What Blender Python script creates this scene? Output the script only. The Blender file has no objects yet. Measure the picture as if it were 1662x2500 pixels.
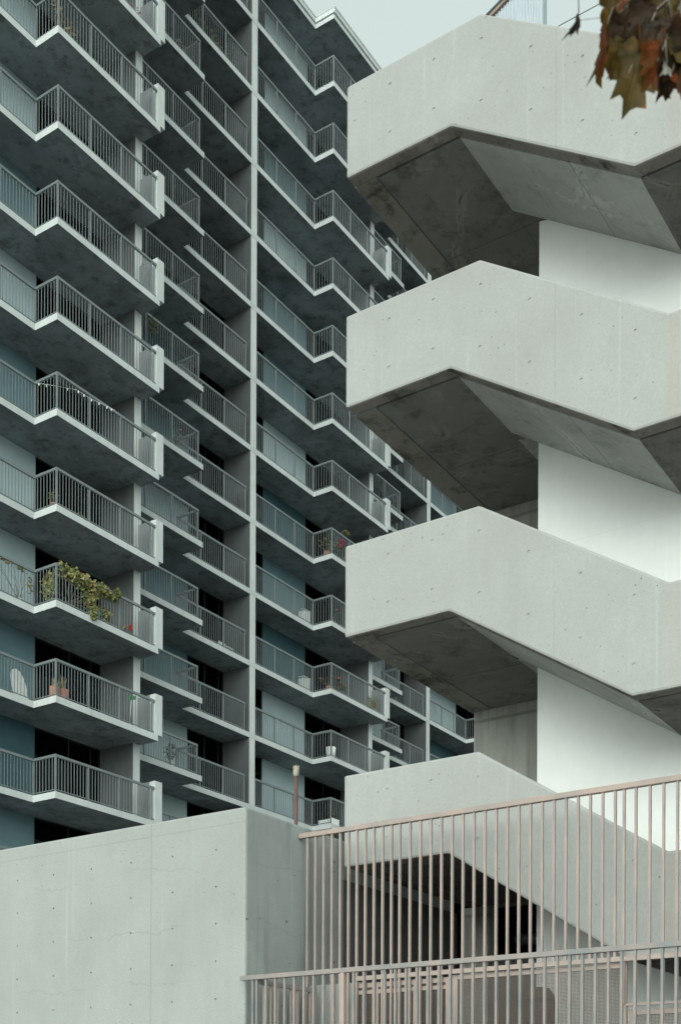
import bpy, bmesh, math, random
from math import radians as R, sin, cos, pi
from mathutils import Vector, Matrix
random.seed(7)
C = bpy.context.scene.collection
EYE = 1.6            # eye height over the street; all heights below are given over the eye

# ------------------------------------------------------------------ camera
cam = bpy.data.cameras.new('camera'); camo = bpy.data.objects.new('camera', cam); C.objects.link(camo)
cam.sensor_fit = 'VERTICAL'; cam.sensor_height = 24.0; cam.sensor_width = 24.0
cam.lens = 24.0 * 3045.15 / 2500
cam.shift_y = (2752.06 - 1250) / 2500; cam.shift_x = 0
TH = R(33.75573); RO = R(0.22709)
fw = Vector((cos(TH), sin(TH), 0)); rt = Vector((sin(TH), -cos(TH), 0)); up = Vector((0, 0, 1))
rt2 = rt * cos(RO) + up * -sin(RO) * -1 * -1; rt2 = rt * cos(RO) - up * sin(RO) * -1
rt2 = rt * cos(RO) + up * sin(RO); up2 = up * cos(RO) - rt * sin(RO)
camo.matrix_world = Matrix(((rt2.x, up2.x, -fw.x, 0), (rt2.y, up2.y, -fw.y, 0), (rt2.z, up2.z, -fw.z, EYE), (0, 0, 0, 1)))
cam.clip_start = 0.1; cam.clip_end = 4000
cam.dof.use_dof = True; cam.dof.focus_distance = 22.0; cam.dof.aperture_fstop = 2.8
bpy.context.scene.camera = camo

# ------------------------------------------------------------------ sky, sun, exposure
SUN_AZ = Vector((-0.95, -0.31)); SUN_EL = 12
w = bpy.data.worlds.new('World'); bpy.context.scene.world = w; w.use_nodes = True
nt = w.node_tree; nt.nodes.clear()
sky = nt.nodes.new('ShaderNodeTexSky'); sky.sky_type = 'NISHITA'; sky.sun_disc = False
sky.sun_elevation = R(SUN_EL); sky.sun_rotation = math.atan2(SUN_AZ.x, SUN_AZ.y); sky.air_density = 1.0; sky.dust_density = 6.0; sky.ozone_density = 1.0
hs = nt.nodes.new('ShaderNodeHueSaturation'); hs.inputs['Saturation'].default_value = 0.15
tint = nt.nodes.new('ShaderNodeMix'); tint.data_type = 'RGBA'; tint.blend_type = 'MULTIPLY'; tint.inputs[0].default_value = 1.0
tint.inputs[7].default_value = (0.90, 1.0, 0.975, 1)
flat = nt.nodes.new('ShaderNodeMix'); flat.data_type = 'RGBA'; flat.inputs[0].default_value = 0.4
flat.inputs[7].default_value = (6.6, 7.7, 7.35, 1)     # even cloud cover
bg = nt.nodes.new('ShaderNodeBackground'); bg.inputs[1].default_value = 0.133
ow = nt.nodes.new('ShaderNodeOutputWorld')
nt.links.new(sky.outputs[0], hs.inputs['Color']); nt.links.new(hs.outputs[0], tint.inputs[6]); nt.links.new(tint.outputs[2], flat.inputs[6])
nt.links.new(flat.outputs[2], bg.inputs[0]); nt.links.new(bg.outputs[0], ow.inputs[0])
sl = bpy.data.lights.new('sun', 'SUN'); sl.energy = 2.35; sl.angle = R(90); sl.color = (1.0, 0.99, 0.955)
so = bpy.data.objects.new('sun', sl); C.objects.link(so)
sd = Vector((SUN_AZ.x * cos(R(SUN_EL)), SUN_AZ.y * cos(R(SUN_EL)), sin(R(SUN_EL))))
so.rotation_euler = sd.to_track_quat('Z', 'Y').to_euler(); so.location = (-30, -30, 60)
vs = bpy.context.scene.view_settings; vs.view_transform = 'Standard'; vs.look = 'None'; vs.gamma = 1.0; vs.exposure = 0.45; vs.use_curve_mapping = False

# ------------------------------------------------------------------ materials
class NT:
    def __init__(s, name):
        s.m = bpy.data.materials.new(name); s.m.use_nodes = True; s.t = s.m.node_tree; s.t.nodes.clear()
        s.out = s.t.nodes.new('ShaderNodeOutputMaterial'); s.b = s.t.nodes.new('ShaderNodeBsdfPrincipled')
        s.t.links.new(s.b.outputs[0], s.out.inputs[0]); s.g = s.t.nodes.new('ShaderNodeNewGeometry')
        s.b.inputs['Specular IOR Level'].default_value = 0.25
    def n(s, t, **k):
        x = s.t.nodes.new(t)
        for a, v in k.items(): setattr(x, a, v)
        return x
    def l(s, a, b): s.t.links.new(a, b)
    def val(s, x, i, v):
        if isinstance(v, (int, float)): x.inputs[i].default_value = v
        else: s.l(v, x.inputs[i])
    def math(s, op, a, b=0.0, c=0.0, clamp=False):
        x = s.n('ShaderNodeMath', operation=op); x.use_clamp = clamp
        s.val(x, 0, a); s.val(x, 1, b)
        if op in ('MULTIPLY_ADD', 'SMOOTH_MIN', 'COMPARE'): s.val(x, 2, c)
        return x.outputs[0]
    def coord(s, sc=(1, 1, 1), off=(0, 0, 0)):
        x = s.n('ShaderNodeMapping'); x.inputs['Scale'].default_value = sc; x.inputs['Location'].default_value = off
        s.l(s.g.outputs['Position'], x.inputs['Vector']); return x.outputs[0]
    def noise(s, scale, detail=5, rough=0.6, sc=(1, 1, 1), off=(0, 0, 0), dist=0.0):
        x = s.n('ShaderNodeTexNoise'); x.inputs['Scale'].default_value = scale; x.inputs['Detail'].default_value = detail
        x.inputs['Roughness'].default_value = rough; x.inputs['Distortion'].default_value = dist
        s.l(s.coord(sc, off), x.inputs['Vector']); return x.outputs['Fac']
    def ramp(s, f, p0, p1, lo=0.0, hi=1.0):
        x = s.n('ShaderNodeMapRange'); x.clamp = True; s.l(f, x.inputs[0])
        for i, v in enumerate((p0, p1, lo, hi)): x.inputs[i + 1].default_value = v
        return x.outputs[0]
    def mix(s, f, a, b, mode='MIX'):
        x = s.n('ShaderNodeMix', data_type='RGBA', blend_type=mode)
        s.val(x, 0, f)
        for i, v in ((6, a), (7, b)):
            if isinstance(v, tuple): x.inputs[i].default_value = v + (1,)
            else: s.l(v, x.inputs[i])
        return x.outputs[2]
    def sep(s):
        x = s.n('ShaderNodeSeparateXYZ'); s.l(s.g.outputs['Position'], x.inputs[0]); return x.outputs

def concrete(name, c, dark=(0.2, 0.2, 0.19), patch=0.5, streak=0.0, pore=0.5, pore_sc=13.0, bump=0.15, cracks=0.0, pits=True, joints=None, rust=None, grime=0.0, rough=0.92, streak_to=0.35, bloom=0.0, psz=0.115, fk=0.26):
    t = NT(name)
    big = t.noise(0.55, 8, 0.62, dist=0.4); mid = t.noise(3.1, 7, 0.65, off=(3, 1, 7)); fine = t.noise(38, 5, 0.7)
    col = t.mix(t.math('MULTIPLY', t.ramp(big, 0.38, 0.72), patch), c, dark)
    col = t.mix(t.ramp(mid, 0.3, 0.75, 0.0, 0.22), col, tuple(x * 0.68 for x in c))
    col = t.mix(t.ramp(fine, 0.25, 0.75, 0.0, fk), col, tuple(x * 0.6 for x in c))
    if streak:
        st = t.noise(1.0, 6, 0.6, sc=(7, 7, 0.35)); st2 = t.noise(1.0, 3, 0.6, sc=(1.2, 1.2, 0.5), off=(9, 2, 4))
        col = t.mix(t.math('MULTIPLY', t.math('MULTIPLY', t.ramp(st, 0.45, 0.72), t.ramp(st2, 0.3, 0.65)), streak), col, tuple(x * streak_to for x in c))
        st3 = t.noise(1.0, 4, 0.6, sc=(11, 11, 0.3), off=(5, 5, 5))
        col = t.mix(t.math('MULTIPLY', t.ramp(st3, 0.62, 0.75), streak * 0.5), col, tuple(min(1, x * 1.35) for x in c))
    if grime:
        gr = t.noise(2.3, 10, 0.74, dist=0.15, off=(2, 8, 3)); col = t.mix(t.math('MULTIPLY', t.ramp(gr, 0.5, 0.66), grime), col, (0.045, 0.042, 0.036))
        ef = t.noise(3.0, 10, 0.72, dist=0.25, off=(12, 3, 9)); col = t.mix(t.math('MULTIPLY', t.ramp(ef, 0.6, 0.68), grime * 0.45), col, tuple(min(1, x * 1.7) for x in c))
    if bloom:
        ds = t.n('ShaderNodeTexNoise'); ds.inputs['Scale'].default_value = 2.2; ds.inputs['Detail'].default_value = 6; t.l(t.coord(), ds.inputs['Vector'])
        vm = t.n('ShaderNodeVectorMath', operation='MULTIPLY_ADD'); t.l(ds.outputs['Color'], vm.inputs[0]); vm.inputs[1].default_value = (0.6, 0.25, 0.3); t.l(t.g.outputs['Position'], vm.inputs[2])
        ve = t.n('ShaderNodeTexVoronoi', feature='DISTANCE_TO_EDGE'); ve.inputs['Scale'].default_value = 0.52; t.l(vm.outputs[0], ve.inputs['Vector'])
        bk = t.ramp(t.noise(1.1, 4, 0.6, off=(8, 1, 5)), 0.46, 0.58); wn = t.noise(6.0, 6, 0.7, off=(1, 1, 1))
        halo = t.math('MULTIPLY', t.math('LESS_THAN', ve.outputs[0], t.math('MULTIPLY', t.math('MULTIPLY', wn, wn), 0.11)), bk)
        col = t.mix(t.math('MULTIPLY', halo, 0.28 * bloom), col, tuple(min(1, x * 1.7) for x in c))
        core = t.math('MULTIPLY', t.ramp(ve.outputs[0], 0.002, 0.012, 1.0, 0.0), t.math('MULTIPLY', bk, t.ramp(wn, 0.4, 0.6)))
        col = t.mix(t.math('MULTIPLY', core, 0.75 * bloom), col, (0.02, 0.02, 0.018))
    h = None
    if pits:
        v = t.n('ShaderNodeTexVoronoi'); v.inputs['Scale'].default_value = pore_sc; t.l(t.coord(), v.inputs['Vector'])
        sp = t.n('ShaderNodeSeparateColor'); t.l(v.outputs['Color'], sp.inputs[0])
        rad = t.math('MULTIPLY', t.math('POWER', sp.outputs[0], 3.0), psz)
        clus = t.ramp(t.noise(1.3, 3, 0.5, off=(4, 4, 1)), 0.38, 0.62)
        rad = t.math('MULTIPLY', rad, t.math('MULTIPLY_ADD', clus, 0.7, 0.45))
        pm = t.math('LESS_THAN', v.outputs['Distance'], rad)
        v2 = t.n('ShaderNodeTexVoronoi'); v2.inputs['Scale'].default_value = pore_sc * 2.7; t.l(t.coord(), v2.inputs['Vector'])
        sp2 = t.n('ShaderNodeSeparateColor'); t.l(v2.outputs['Color'], sp2.inputs[0])
        pm2 = t.math('LESS_THAN', v2.outputs['Distance'], t.math('MULTIPLY', t.math('MULTIPLY', t.math('POWER', sp2.outputs[1], 2.0), clus), 0.2))
        pm = t.math('MAXIMUM', pm, t.math('MULTIPLY', pm2, 0.7))
        col = t.mix(t.math('MULTIPLY', pm, pore), col, tuple(x * 0.25 for x in c)); h = pm
    x, y, z = t.sep()
    if cracks:
        wob = t.noise(1.6, 6, 0.6, off=(1, 6, 2)); zz = t.math('ADD', z, t.math('MULTIPLY', wob, 0.5))
        d = t.math('ABSOLUTE', t.math('SUBTRACT', t.math('FRACT', t.math('MULTIPLY', zz, 1.55)), 0.5))
        brk = t.ramp(t.noise(0.9, 3, 0.5, off=(7, 7, 7)), 0.45, 0.55)
        cm = t.math('MULTIPLY', t.ramp(d, 0.004, 0.012, 1.0, 0.0), brk)
        col = t.mix(t.math('MULTIPLY', cm, cracks), col, tuple(x * 0.35 for x in c))
    if joints:
        for ax, p, wd, k in joints:
            a = {'x': x, 'y': y, 'z': z}[ax]
            d = t.math('ABSOLUTE', t.math('SUBTRACT', a, p)); col = t.mix(t.ramp(d, wd * 0.5, wd, k, 0.0), col, tuple(q * 0.5 for q in c))
    if rust:
        ax, p, wd, k = rust; a = {'x': x, 'y': y, 'z': z}[ax]
        d = t.math('ABSOLUTE', t.math('SUBTRACT', a, p)); rn = t.noise(1.0, 4, 0.6, sc=(6, 6, 0.7))
        col = t.mix(t.math('MULTIPLY', t.ramp(d, 0.0, wd, k, 0.0), rn), col, (0.36, 0.285, 0.215))
    t.l(col, t.b.inputs['Base Color']); t.b.inputs['Roughness'].default_value = rough
    bp = t.n('ShaderNodeBump'); bp.inputs['Strength'].default_value = bump; bp.inputs['Distance'].default_value = 0.02
    hh = t.math('ADD', t.math('MULTIPLY', fine, 0.35), mid)
    if h is not None: hh = t.math('SUBTRACT', hh, t.math('MULTIPLY', h, 0.8))
    t.l(hh, bp.inputs['Height']); t.l(bp.outputs[0], t.b.inputs['Normal'])
    return t.m

def plain(name, c, rough=0.6, metal=0.0, var=0.12, sc=5.0, c2=None, bump=0.0, spec=0.3):
    t = NT(name); n = t.noise(sc, 6, 0.65)
    col = t.mix(t.ramp(n, 0.35, 0.7, 0.0, 1.0 if c2 else var * 2), c, c2 if c2 else tuple(x * 0.5 for x in c))
    t.l(col, t.b.inputs['Base Color']); t.b.inputs['Roughness'].default_value = rough; t.b.inputs['Metallic'].default_value = metal
    t.b.inputs['Specular IOR Level'].default_value = spec
    if bump:
        bp = t.n('ShaderNodeBump'); bp.inputs['Strength'].default_value = bump; bp.inputs['Distance'].default_value = 0.01
        t.l(n, bp.inputs['Height']); t.l(bp.outputs[0], t.b.inputs['Normal'])
    return t.m

ZJ = EYE
M = {}
M['stair'] = concrete('pale_board_marked_concrete', (0.372, 0.39, 0.373), dark=(0.295, 0.303, 0.284), patch=0.8, streak=0.42, fk=0.42, psz=0.145, pore=0.75, pore_sc=15.0, bump=0.3,
                      joints=[('y', 5.68, 0.011, 0.2)], rust=('y', 4.36, 0.10, 0.5), streak_to=0.76)
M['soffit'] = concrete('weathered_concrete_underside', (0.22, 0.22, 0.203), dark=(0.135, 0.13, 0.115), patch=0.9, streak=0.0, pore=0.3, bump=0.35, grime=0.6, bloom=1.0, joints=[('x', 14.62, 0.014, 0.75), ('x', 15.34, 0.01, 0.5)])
M['flight'] = concrete('board_marked_flight_underside', (0.50, 0.51, 0.485), dark=(0.33, 0.335, 0.305), patch=0.8, pore=0.3, bump=0.3, grime=0.3, bloom=0.8, joints=[('y', 5.62, 0.012, 0.8), ('y', 6.35, 0.01, 0.35), ('y', 5.05, 0.008, 0.25)])  # paler than the landings: light bounced off the white wall put into colour
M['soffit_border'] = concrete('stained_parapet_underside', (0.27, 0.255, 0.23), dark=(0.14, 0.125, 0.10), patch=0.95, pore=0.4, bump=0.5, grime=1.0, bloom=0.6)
M['backwall'] = concrete('drip_stained_concrete', (0.42, 0.43, 0.39), dark=(0.26, 0.25, 0.2), patch=0.6, streak=1.0, pore=0.6, bump=0.3,
                         joints=[('z', 5.83 + EYE, 0.03, 0.8), ('z', 8.63 + EYE, 0.03, 0.8), ('z', 3.05 + EYE, 0.03, 0.8)])
M['understair_shade'] = concrete('understair_shade_concrete', (0.10, 0.105, 0.10), dark=(0.04, 0.04, 0.038), patch=1.0, streak=0.5, pore=0.3)  # shade under the stairs put into a near-black wall colour
M['white'] = concrete('white_painted_render', (0.755, 0.785, 0.765), dark=(0.70, 0.73, 0.705), patch=0.7, streak=0.22, pits=False, bump=0.06, joints=[('z', 7.2 + EYE, 0.006, 0.12), ('z', 10.0 + EYE, 0.006, 0.12)], streak_to=0.86, fk=0.05)
M['podium'] = concrete('pitted_podium_concrete', (0.355, 0.382, 0.364), dark=(0.28, 0.295, 0.27), patch=0.85, streak=0.45, fk=0.42, psz=0.21, pore=1.0, pore_sc=13, bump=0.35, cracks=0.24,
                       joints=[('y', 10.096, 0.010, 0.45), ('z', 3.435 + EYE, 0.008, 0.3)], streak_to=0.75)
M['podium_side'] = concrete('rain_streaked_concrete', (0.36, 0.405, 0.392), dark=(0.24, 0.262, 0.252), patch=0.9, streak=1.0, pore=1.0, psz=0.19, pore_sc=12, bump=0.3, cracks=0.25, streak_to=0.32, fk=0.4)
M['tower'] = concrete('grey_slab_edge_concrete', (0.60, 0.655, 0.64), dark=(0.41, 0.445, 0.435), patch=0.6, streak=0.4, pore=0.2, bump=0.1, streak_to=0.55, rough=0.85)
M['tower_under'] = concrete('stained_shade_toned_slab_underside', (0.30, 0.34, 0.36), dark=(0.115, 0.127, 0.132), patch=1.0, pore=0.0, pits=False, bump=0.2, grime=0.6)  # stains are real; base colour also darkened for shade under the slabs
M['tower_wall'] = concrete('grey_party_wall_concrete', (0.66, 0.715, 0.70), dark=(0.46, 0.495, 0.485), patch=0.6, streak=0.35, pore=0.15, bump=0.1)
M['tower_flank'] = concrete('shade_toned_party_wall_flank', (0.125, 0.14, 0.142), dark=(0.075, 0.084, 0.084), patch=0.7, streak=0.35, pore=0.1, bump=0.1)  # party wall concrete darkened: shade inside the balconies put into the colour
M['pier_side'] = concrete('shade_toned_side_upstand', (0.22, 0.24, 0.24), dark=(0.14, 0.155, 0.155), patch=0.7, streak=0.35, pore=0.1, bump=0.1)  # tower concrete darkened to carry the shade on the upstand's side
M['rail'] = plain('grey_green_painted_steel', (0.165, 0.198, 0.2), rough=0.42, metal=0.0, var=0.15, sc=3, spec=0.5)
M['panel_pale'] = plain('pale_blue_painted_panel', (0.42, 0.53, 0.545), rough=0.7, sc=0.7, c2=(0.35, 0.455, 0.475))
M['panel_mid'] = plain('mid_blue_painted_panel', (0.145, 0.235, 0.26), rough=0.7, sc=0.7, c2=(0.105, 0.185, 0.21))
M['panel_teal'] = plain('dark_teal_painted_panel', (0.055, 0.12, 0.14), rough=0.7, sc=0.7, c2=(0.04, 0.09, 0.108))
M['frame'] = plain('dark_anodised_frame', (0.035, 0.04, 0.042), rough=0.4, metal=0.5)
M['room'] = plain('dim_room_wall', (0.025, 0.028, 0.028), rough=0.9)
M['pink'] = plain('weathered_pinkish_painted_steel', (0.365, 0.29, 0.25), rough=0.55, sc=2.4, c2=(0.25, 0.23, 0.212), bump=0.05)
M['pink2'] = plain('faded_pink_steel_with_grey_wear', (0.29, 0.25, 0.225), rough=0.5, sc=3.0, c2=(0.165, 0.19, 0.195), bump=0.05)
M['wire'] = plain('woven_wire_mesh', (0.15, 0.125, 0.105), rough=0.5, metal=0.2)
M['cloth_white'] = plain('white_plastic', (0.72, 0.76, 0.74), rough=0.4, var=0.05)
M['terra'] = plain('terracotta', (0.42, 0.20, 0.14), rough=0.8)
M['bluepot'] = plain('blue_glazed_pot', (0.06, 0.27, 0.36), rough=0.35)
M['rusty'] = plain('rusty_brown_pipe', (0.14, 0.085, 0.075), rough=0.75, sc=9, c2=(0.11, 0.06, 0.05), bump=0.2)
M['cap'] = plain('galvanised_cap', (0.42, 0.40, 0.33), rough=0.5, sc=20, c2=(0.22, 0.2, 0.14))
M['asphalt'] = plain('asphalt', (0.06, 0.062, 0.06), rough=0.95, sc=8, var=0.2, bump=0.1)
M['bounce_plaza'] = plain('pale_bounce_paving', (0.36, 0.36, 0.34), rough=0.9, sc=0.5, var=0.15)  # pale tone picked to throw light upwards
M['paving'] = plain('pale_paving', (0.32, 0.325, 0.31), rough=0.9, sc=2, var=0.15)
M['green'] = plain('green_broom_plastic', (0.06, 0.30, 0.08), rough=0.4)
M['dark'] = plain('dark_plastic', (0.03, 0.033, 0.032), rough=0.5)
M['brown'] = plain('dull_brown_plastic', (0.07, 0.063, 0.055), rough=0.7)
M['stem'] = plain('dry_stem', (0.16, 0.14, 0.09), rough=0.8)
M['twig'] = plain('grey_twig', (0.20, 0.17, 0.14), rough=0.8)
M['steel'] = plain('dull_steel_tube', (0.30, 0.31, 0.30), rough=0.35, metal=0.7)
M['galv'] = plain('pale_corrugated_sheet', (0.40, 0.46, 0.49), rough=0.6, sc=1.5)
M['wood'] = plain('weathered_fascia_board', (0.26, 0.21, 0.17), rough=0.8, sc=6, c2=(0.16, 0.13, 0.10))
M['cable'] = plain('dark_cable', (0.10, 0.11, 0.10), rough=0.7)

def curtain_mat(name, c):
    t = NT(name); n = t.noise(1.0, 3, 0.5, sc=(9, 9, 0.4)); col = t.mix(t.ramp(n, 0.3, 0.7, 0, 0.5), c, tuple(x * 0.5 for x in c))
    t.l(col, t.b.inputs['Base Color']); t.b.inputs['Roughness'].default_value = 0.95; return t.m
M['curtain'] = curtain_mat('grey_net_curtain', (0.44, 0.49, 0.47)); M['curtain_dim'] = curtain_mat('charcoal_curtain', (0.19, 0.22, 0.22))

def glass_mat():
    t = NT('window_glass'); t.t.nodes.remove(t.b)
    tr = t.n('ShaderNodeBsdfTransparent'); tr.inputs[0].default_value = (0.45, 0.52, 0.52, 1)
    gl = t.n('ShaderNodeBsdfGlossy'); gl.inputs['Roughness'].default_value = 0.05; gl.inputs[0].default_value = (0.30, 0.34, 0.35, 1)
    fr = t.n('ShaderNodeFresnel'); fr.inputs[0].default_value = 1.45; mx = t.n('ShaderNodeMixShader')
    t.l(fr.outputs[0], mx.inputs[0]); t.l(tr.outputs[0], mx.inputs[1]); t.l(gl.outputs[0], mx.inputs[2]); t.l(mx.outputs[0], t.out.inputs[0]); return t.m
M['glass'] = glass_mat()

def leaf_mat(name, a, b, c=None, sc=20, trans=0.25):
    t = NT(name); n = t.noise(sc, 4, 0.6); col = t.mix(t.ramp(n, 0.35, 0.65), a, b)
    if c: col = t.mix(t.ramp(t.noise(sc * 0.7, 3, 0.5, off=(5, 2, 8)), 0.52, 0.64), col, c)
    t.l(col, t.b.inputs['Base Color']); t.b.inputs['Roughness'].default_value = 0.6
    tl = t.n('ShaderNodeBsdfTranslucent'); t.l(col, tl.inputs[0]); mx = t.n('ShaderNodeMixShader'); mx.inputs[0].default_value = trans
    t.l(t.b.outputs[0], mx.inputs[1]); t.l(tl.outputs[0], mx.inputs[2]); t.l(mx.outputs[0], t.out.inputs[0]); return t.m
M['leaf_green'] = leaf_mat('yellowing_green_leaf', (0.17, 0.20, 0.075), (0.34, 0.34, 0.15), (0.36, 0.27, 0.12), sc=2.5)
M['leaf_dark'] = leaf_mat('dark_green_leaf', (0.035, 0.055, 0.03), (0.08, 0.10, 0.045), sc=3)
M['leaf_olive'] = leaf_mat('olive_leaf', (0.12, 0.13, 0.05), (0.20, 0.19, 0.08), sc=3)
M['leaf_tan'] = leaf_mat('dry_tan_leaf', (0.26, 0.22, 0.11), (0.36, 0.30, 0.18), sc=3)
M['leaf_grey'] = leaf_mat('grey_dry_twig', (0.24, 0.24, 0.20), (0.36, 0.36, 0.31), sc=3)
M['red'] = leaf_mat('red_petal', (0.45, 0.02, 0.02), (0.55, 0.05, 0.03), sc=9)
M['pinkfl'] = leaf_mat('pink_petal', (0.45, 0.04, 0.14), (0.6, 0.10, 0.22), sc=9)
M['salmon'] = leaf_mat('salmon_petal', (0.50, 0.13, 0.11), (0.6, 0.22, 0.18), sc=9)
M['maple_o'] = leaf_mat('orange_red_maple_leaf', (0.17, 0.032, 0.008), (0.085, 0.055, 0.010), (0.24, 0.06, 0.014), sc=14, trans=0.3)
M['maple_g'] = leaf_mat('olive_brown_maple_leaf', (0.095, 0.058, 0.008), (0.045, 0.036, 0.008), (0.20, 0.07, 0.010), sc=13, trans=0.3)
M['maple_b'] = leaf_mat('dark_brown_maple_leaf', (0.04, 0.02, 0.009), (0.022, 0.018, 0.009), (0.08, 0.035, 0.012), sc=14, trans=0.2)
M['maple_s'] = leaf_mat('silvery_leaf_underside', (0.30, 0.31, 0.27), (0.22, 0.20, 0.15), sc=16, trans=0.2)

# ------------------------------------------------------------------ mesh helpers
BASE = {}
class MB:
    def __init__(s): s.v = []; s.f = []; s.mi = []
    def quad(s, pts, mi=0):
        n = len(s.v); s.v += [tuple(p) for p in pts]; s.f.append(tuple(range(n, n + len(pts)))); s.mi.append(mi)
    def box(s, x0, x1, y0, y1, z0, z1, mi=0, bottom=None):
        if x0 > x1: x0, x1 = x1, x0
        if y0 > y1: y0, y1 = y1, y0
        if z0 > z1: z0, z1 = z1, z0
        n = len(s.v)
        s.v += [(x0, y0, z0), (x1, y0, z0), (x1, y1, z0), (x0, y1, z0), (x0, y0, z1), (x1, y0, z1), (x1, y1, z1), (x0, y1, z1)]
        for i, f in enumerate([(0, 3, 2, 1), (4, 5, 6, 7), (0, 1, 5, 4), (1, 2, 6, 5), (2, 3, 7, 6), (3, 0, 4, 7)]):
            s.f.append(tuple(n + q for q in f)); s.mi.append(bottom if (bottom is not None and i == 0) else mi)
        return s
    def plan(s, poly, z0, z1, mi=0, bottom=None):
        """extrude a plan outline (counter-clockwise) between two heights"""
        n = len(s.v); k = len(poly)
        s.v += [(x, y, z0) for x, y in poly] + [(x, y, z1) for x, y in poly]
        s.f.append(tuple(n + k - 1 - i for i in range(k))); s.mi.append(mi if bottom is None else bottom)
        s.f.append(tuple(n + k + i for i in range(k))); s.mi.append(mi)
        for i in range(k):
            j = (i + 1) % k; s.f.append((n + i, n + j, n + k + j, n + k + i)); s.mi.append(mi)
        return s
    def elev(s, poly, x0, x1, mi=0):
        """extrude an elevation outline (y, z) along x"""
        n = len(s.v); k = len(poly)
        s.v += [(x0, y, z) for y, z in poly] + [(x1, y, z) for y, z in poly]
        s.f.append(tuple(n + i for i in range(k))); s.mi.append(mi)
        s.f.append(tuple(n + 2 * k - 1 - i for i in range(k))); s.mi.append(mi)
        for i in range(k):
            j = (i + 1) % k; s.f.append((n + j, n + i, n + k + i, n + k + j)); s.mi.append(mi)
        return s
    def bar(s, a, b, wd, ht, mi=0):
        a = Vector(a); b = Vector(b); d = (b - a).normalized()
        side = d.cross(Vector((0, 0, 1)))
        if side.length < 1e-4: side = Vector((1, 0, 0))
        side.normalize(); u_ = side.cross(d).normalized(); n = len(s.v)
        for p in (a, b):
            for i, j in ((-1, -1), (1, -1), (1, 1), (-1, 1)): s.v.append(tuple(p + side * i * wd / 2 + u_ * j * ht / 2))
        for f in [(0, 1, 2, 3), (7, 6, 5, 4), (0, 4, 5, 1), (1, 5, 6, 2), (2, 6, 7, 3), (3, 7, 4, 0)]:
            s.f.append(tuple(n + q for q in f)); s.mi.append(mi)
        return s
    def tube(s, pts, r, seg=8, mi=0, cap=True):
        pts = [Vector(p) for p in pts]; rs = r if isinstance(r, (list, tuple)) else [r] * len(pts); n0 = len(s.v)
        for i, p in enumerate(pts):
            d = (pts[min(i + 1, len(pts) - 1)] - pts[max(i - 1, 0)]).normalized()
            a = d.orthogonal().normalized() if abs(d.z) < 0.95 else Vector((1, 0, 0)).cross(d).normalized(); b = d.cross(a)
            for k in range(seg):
                t = 2 * pi * k / seg; s.v.append(tuple(p + (a * cos(t) + b * sin(t)) * rs[i]))
        for i in range(len(pts) - 1):
            for k in range(seg):
                q = n0 + i * seg; k2 = (k + 1) % seg; s.f.append((q + k, q + k2, q + seg + k2, q + seg + k)); s.mi.append(mi)
        if cap:
            s.f.append(tuple(n0 + seg - 1 - k for k in range(seg))); s.mi.append(mi)
            s.f.append(tuple(n0 + (len(pts) - 1) * seg + k for k in range(seg))); s.mi.append(mi)
        return s
    def build(s, name, mats, parent=None, smooth=False):
        off = BASE.get(parent.name, Vector()) if parent else Vector()
        me = bpy.data.meshes.new(name); me.from_pydata([(x - off.x, y - off.y, z - off.z) for x, y, z in s.v], [], s.f)
        for m in (mats if isinstance(mats, (list, tuple)) else [mats]): me.materials.append(m)
        me.polygons.foreach_set('material_index', s.mi)
        if smooth: me.polygons.foreach_set('use_smooth', [True] * len(s.f))
        me.update(); o = bpy.data.objects.new(name, me); C.objects.link(o)
        if parent: o.parent = parent; BASE[o.name] = off
        return o

def tag(o, label=None, cat=None, group=None, kind=None):
    if label: o['label'] = label
    if cat: o['category'] = cat
    if group: o['group'] = group
    if kind: o['kind'] = kind
    return o
def thing(name, loc, label, cat, group=None):
    o = bpy.data.objects.new(name, None); C.objects.link(o); o.location = loc; o.empty_display_size = 0.2
    BASE[o.name] = Vector(loc); return tag(o, label, cat, group)
def fixnormals(o):
    bm = bmesh.new(); bm.from_mesh(o.data); bmesh.ops.recalc_face_normals(bm, faces=bm.faces); bm.to_mesh(o.data); bm.free()
def chamfer(o, d):
    bm = bmesh.new(); bm.from_mesh(o.data); bmesh.ops.recalc_face_normals(bm, faces=bm.faces)
    es = [e for e in bm.edges if len(e.link_faces) == 2 and e.calc_face_angle(0) > 0.5]
    bmesh.ops.bevel(bm, geom=es, offset=d, segments=2, profile=0.5, affect='EDGES', clamp_overlap=True); bm.to_mesh(o.data); bm.free()
def punch(o, centres, r, depth, axis='x'):
    """real shallow recesses left by the formwork ties; the cutter is deleted afterwards"""
    mb = MB()
    for x, y, z in centres: mb.tube([(x - 0.05, y, z), (x + depth, y, z)], r, 14)
    c = mb.build('cutter', M['dark'], None); fixnormals(c)
    off = BASE.get(o.name, Vector()); c.location = Vector((0, 0, 0)); 
    md = o.modifiers.new('holes', 'BOOLEAN'); md.object = c; md.operation = 'DIFFERENCE'; md.solver = 'EXACT'
    bpy.context.view_layer.update(); dg = bpy.context.evaluated_depsgraph_get()
    me = bpy.data.meshes.new_from_object(o.evaluated_get(dg)); o.modifiers.clear()
    if len(me.polygons) > 10: o.data = me
    bpy.data.objects.remove(c)

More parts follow.
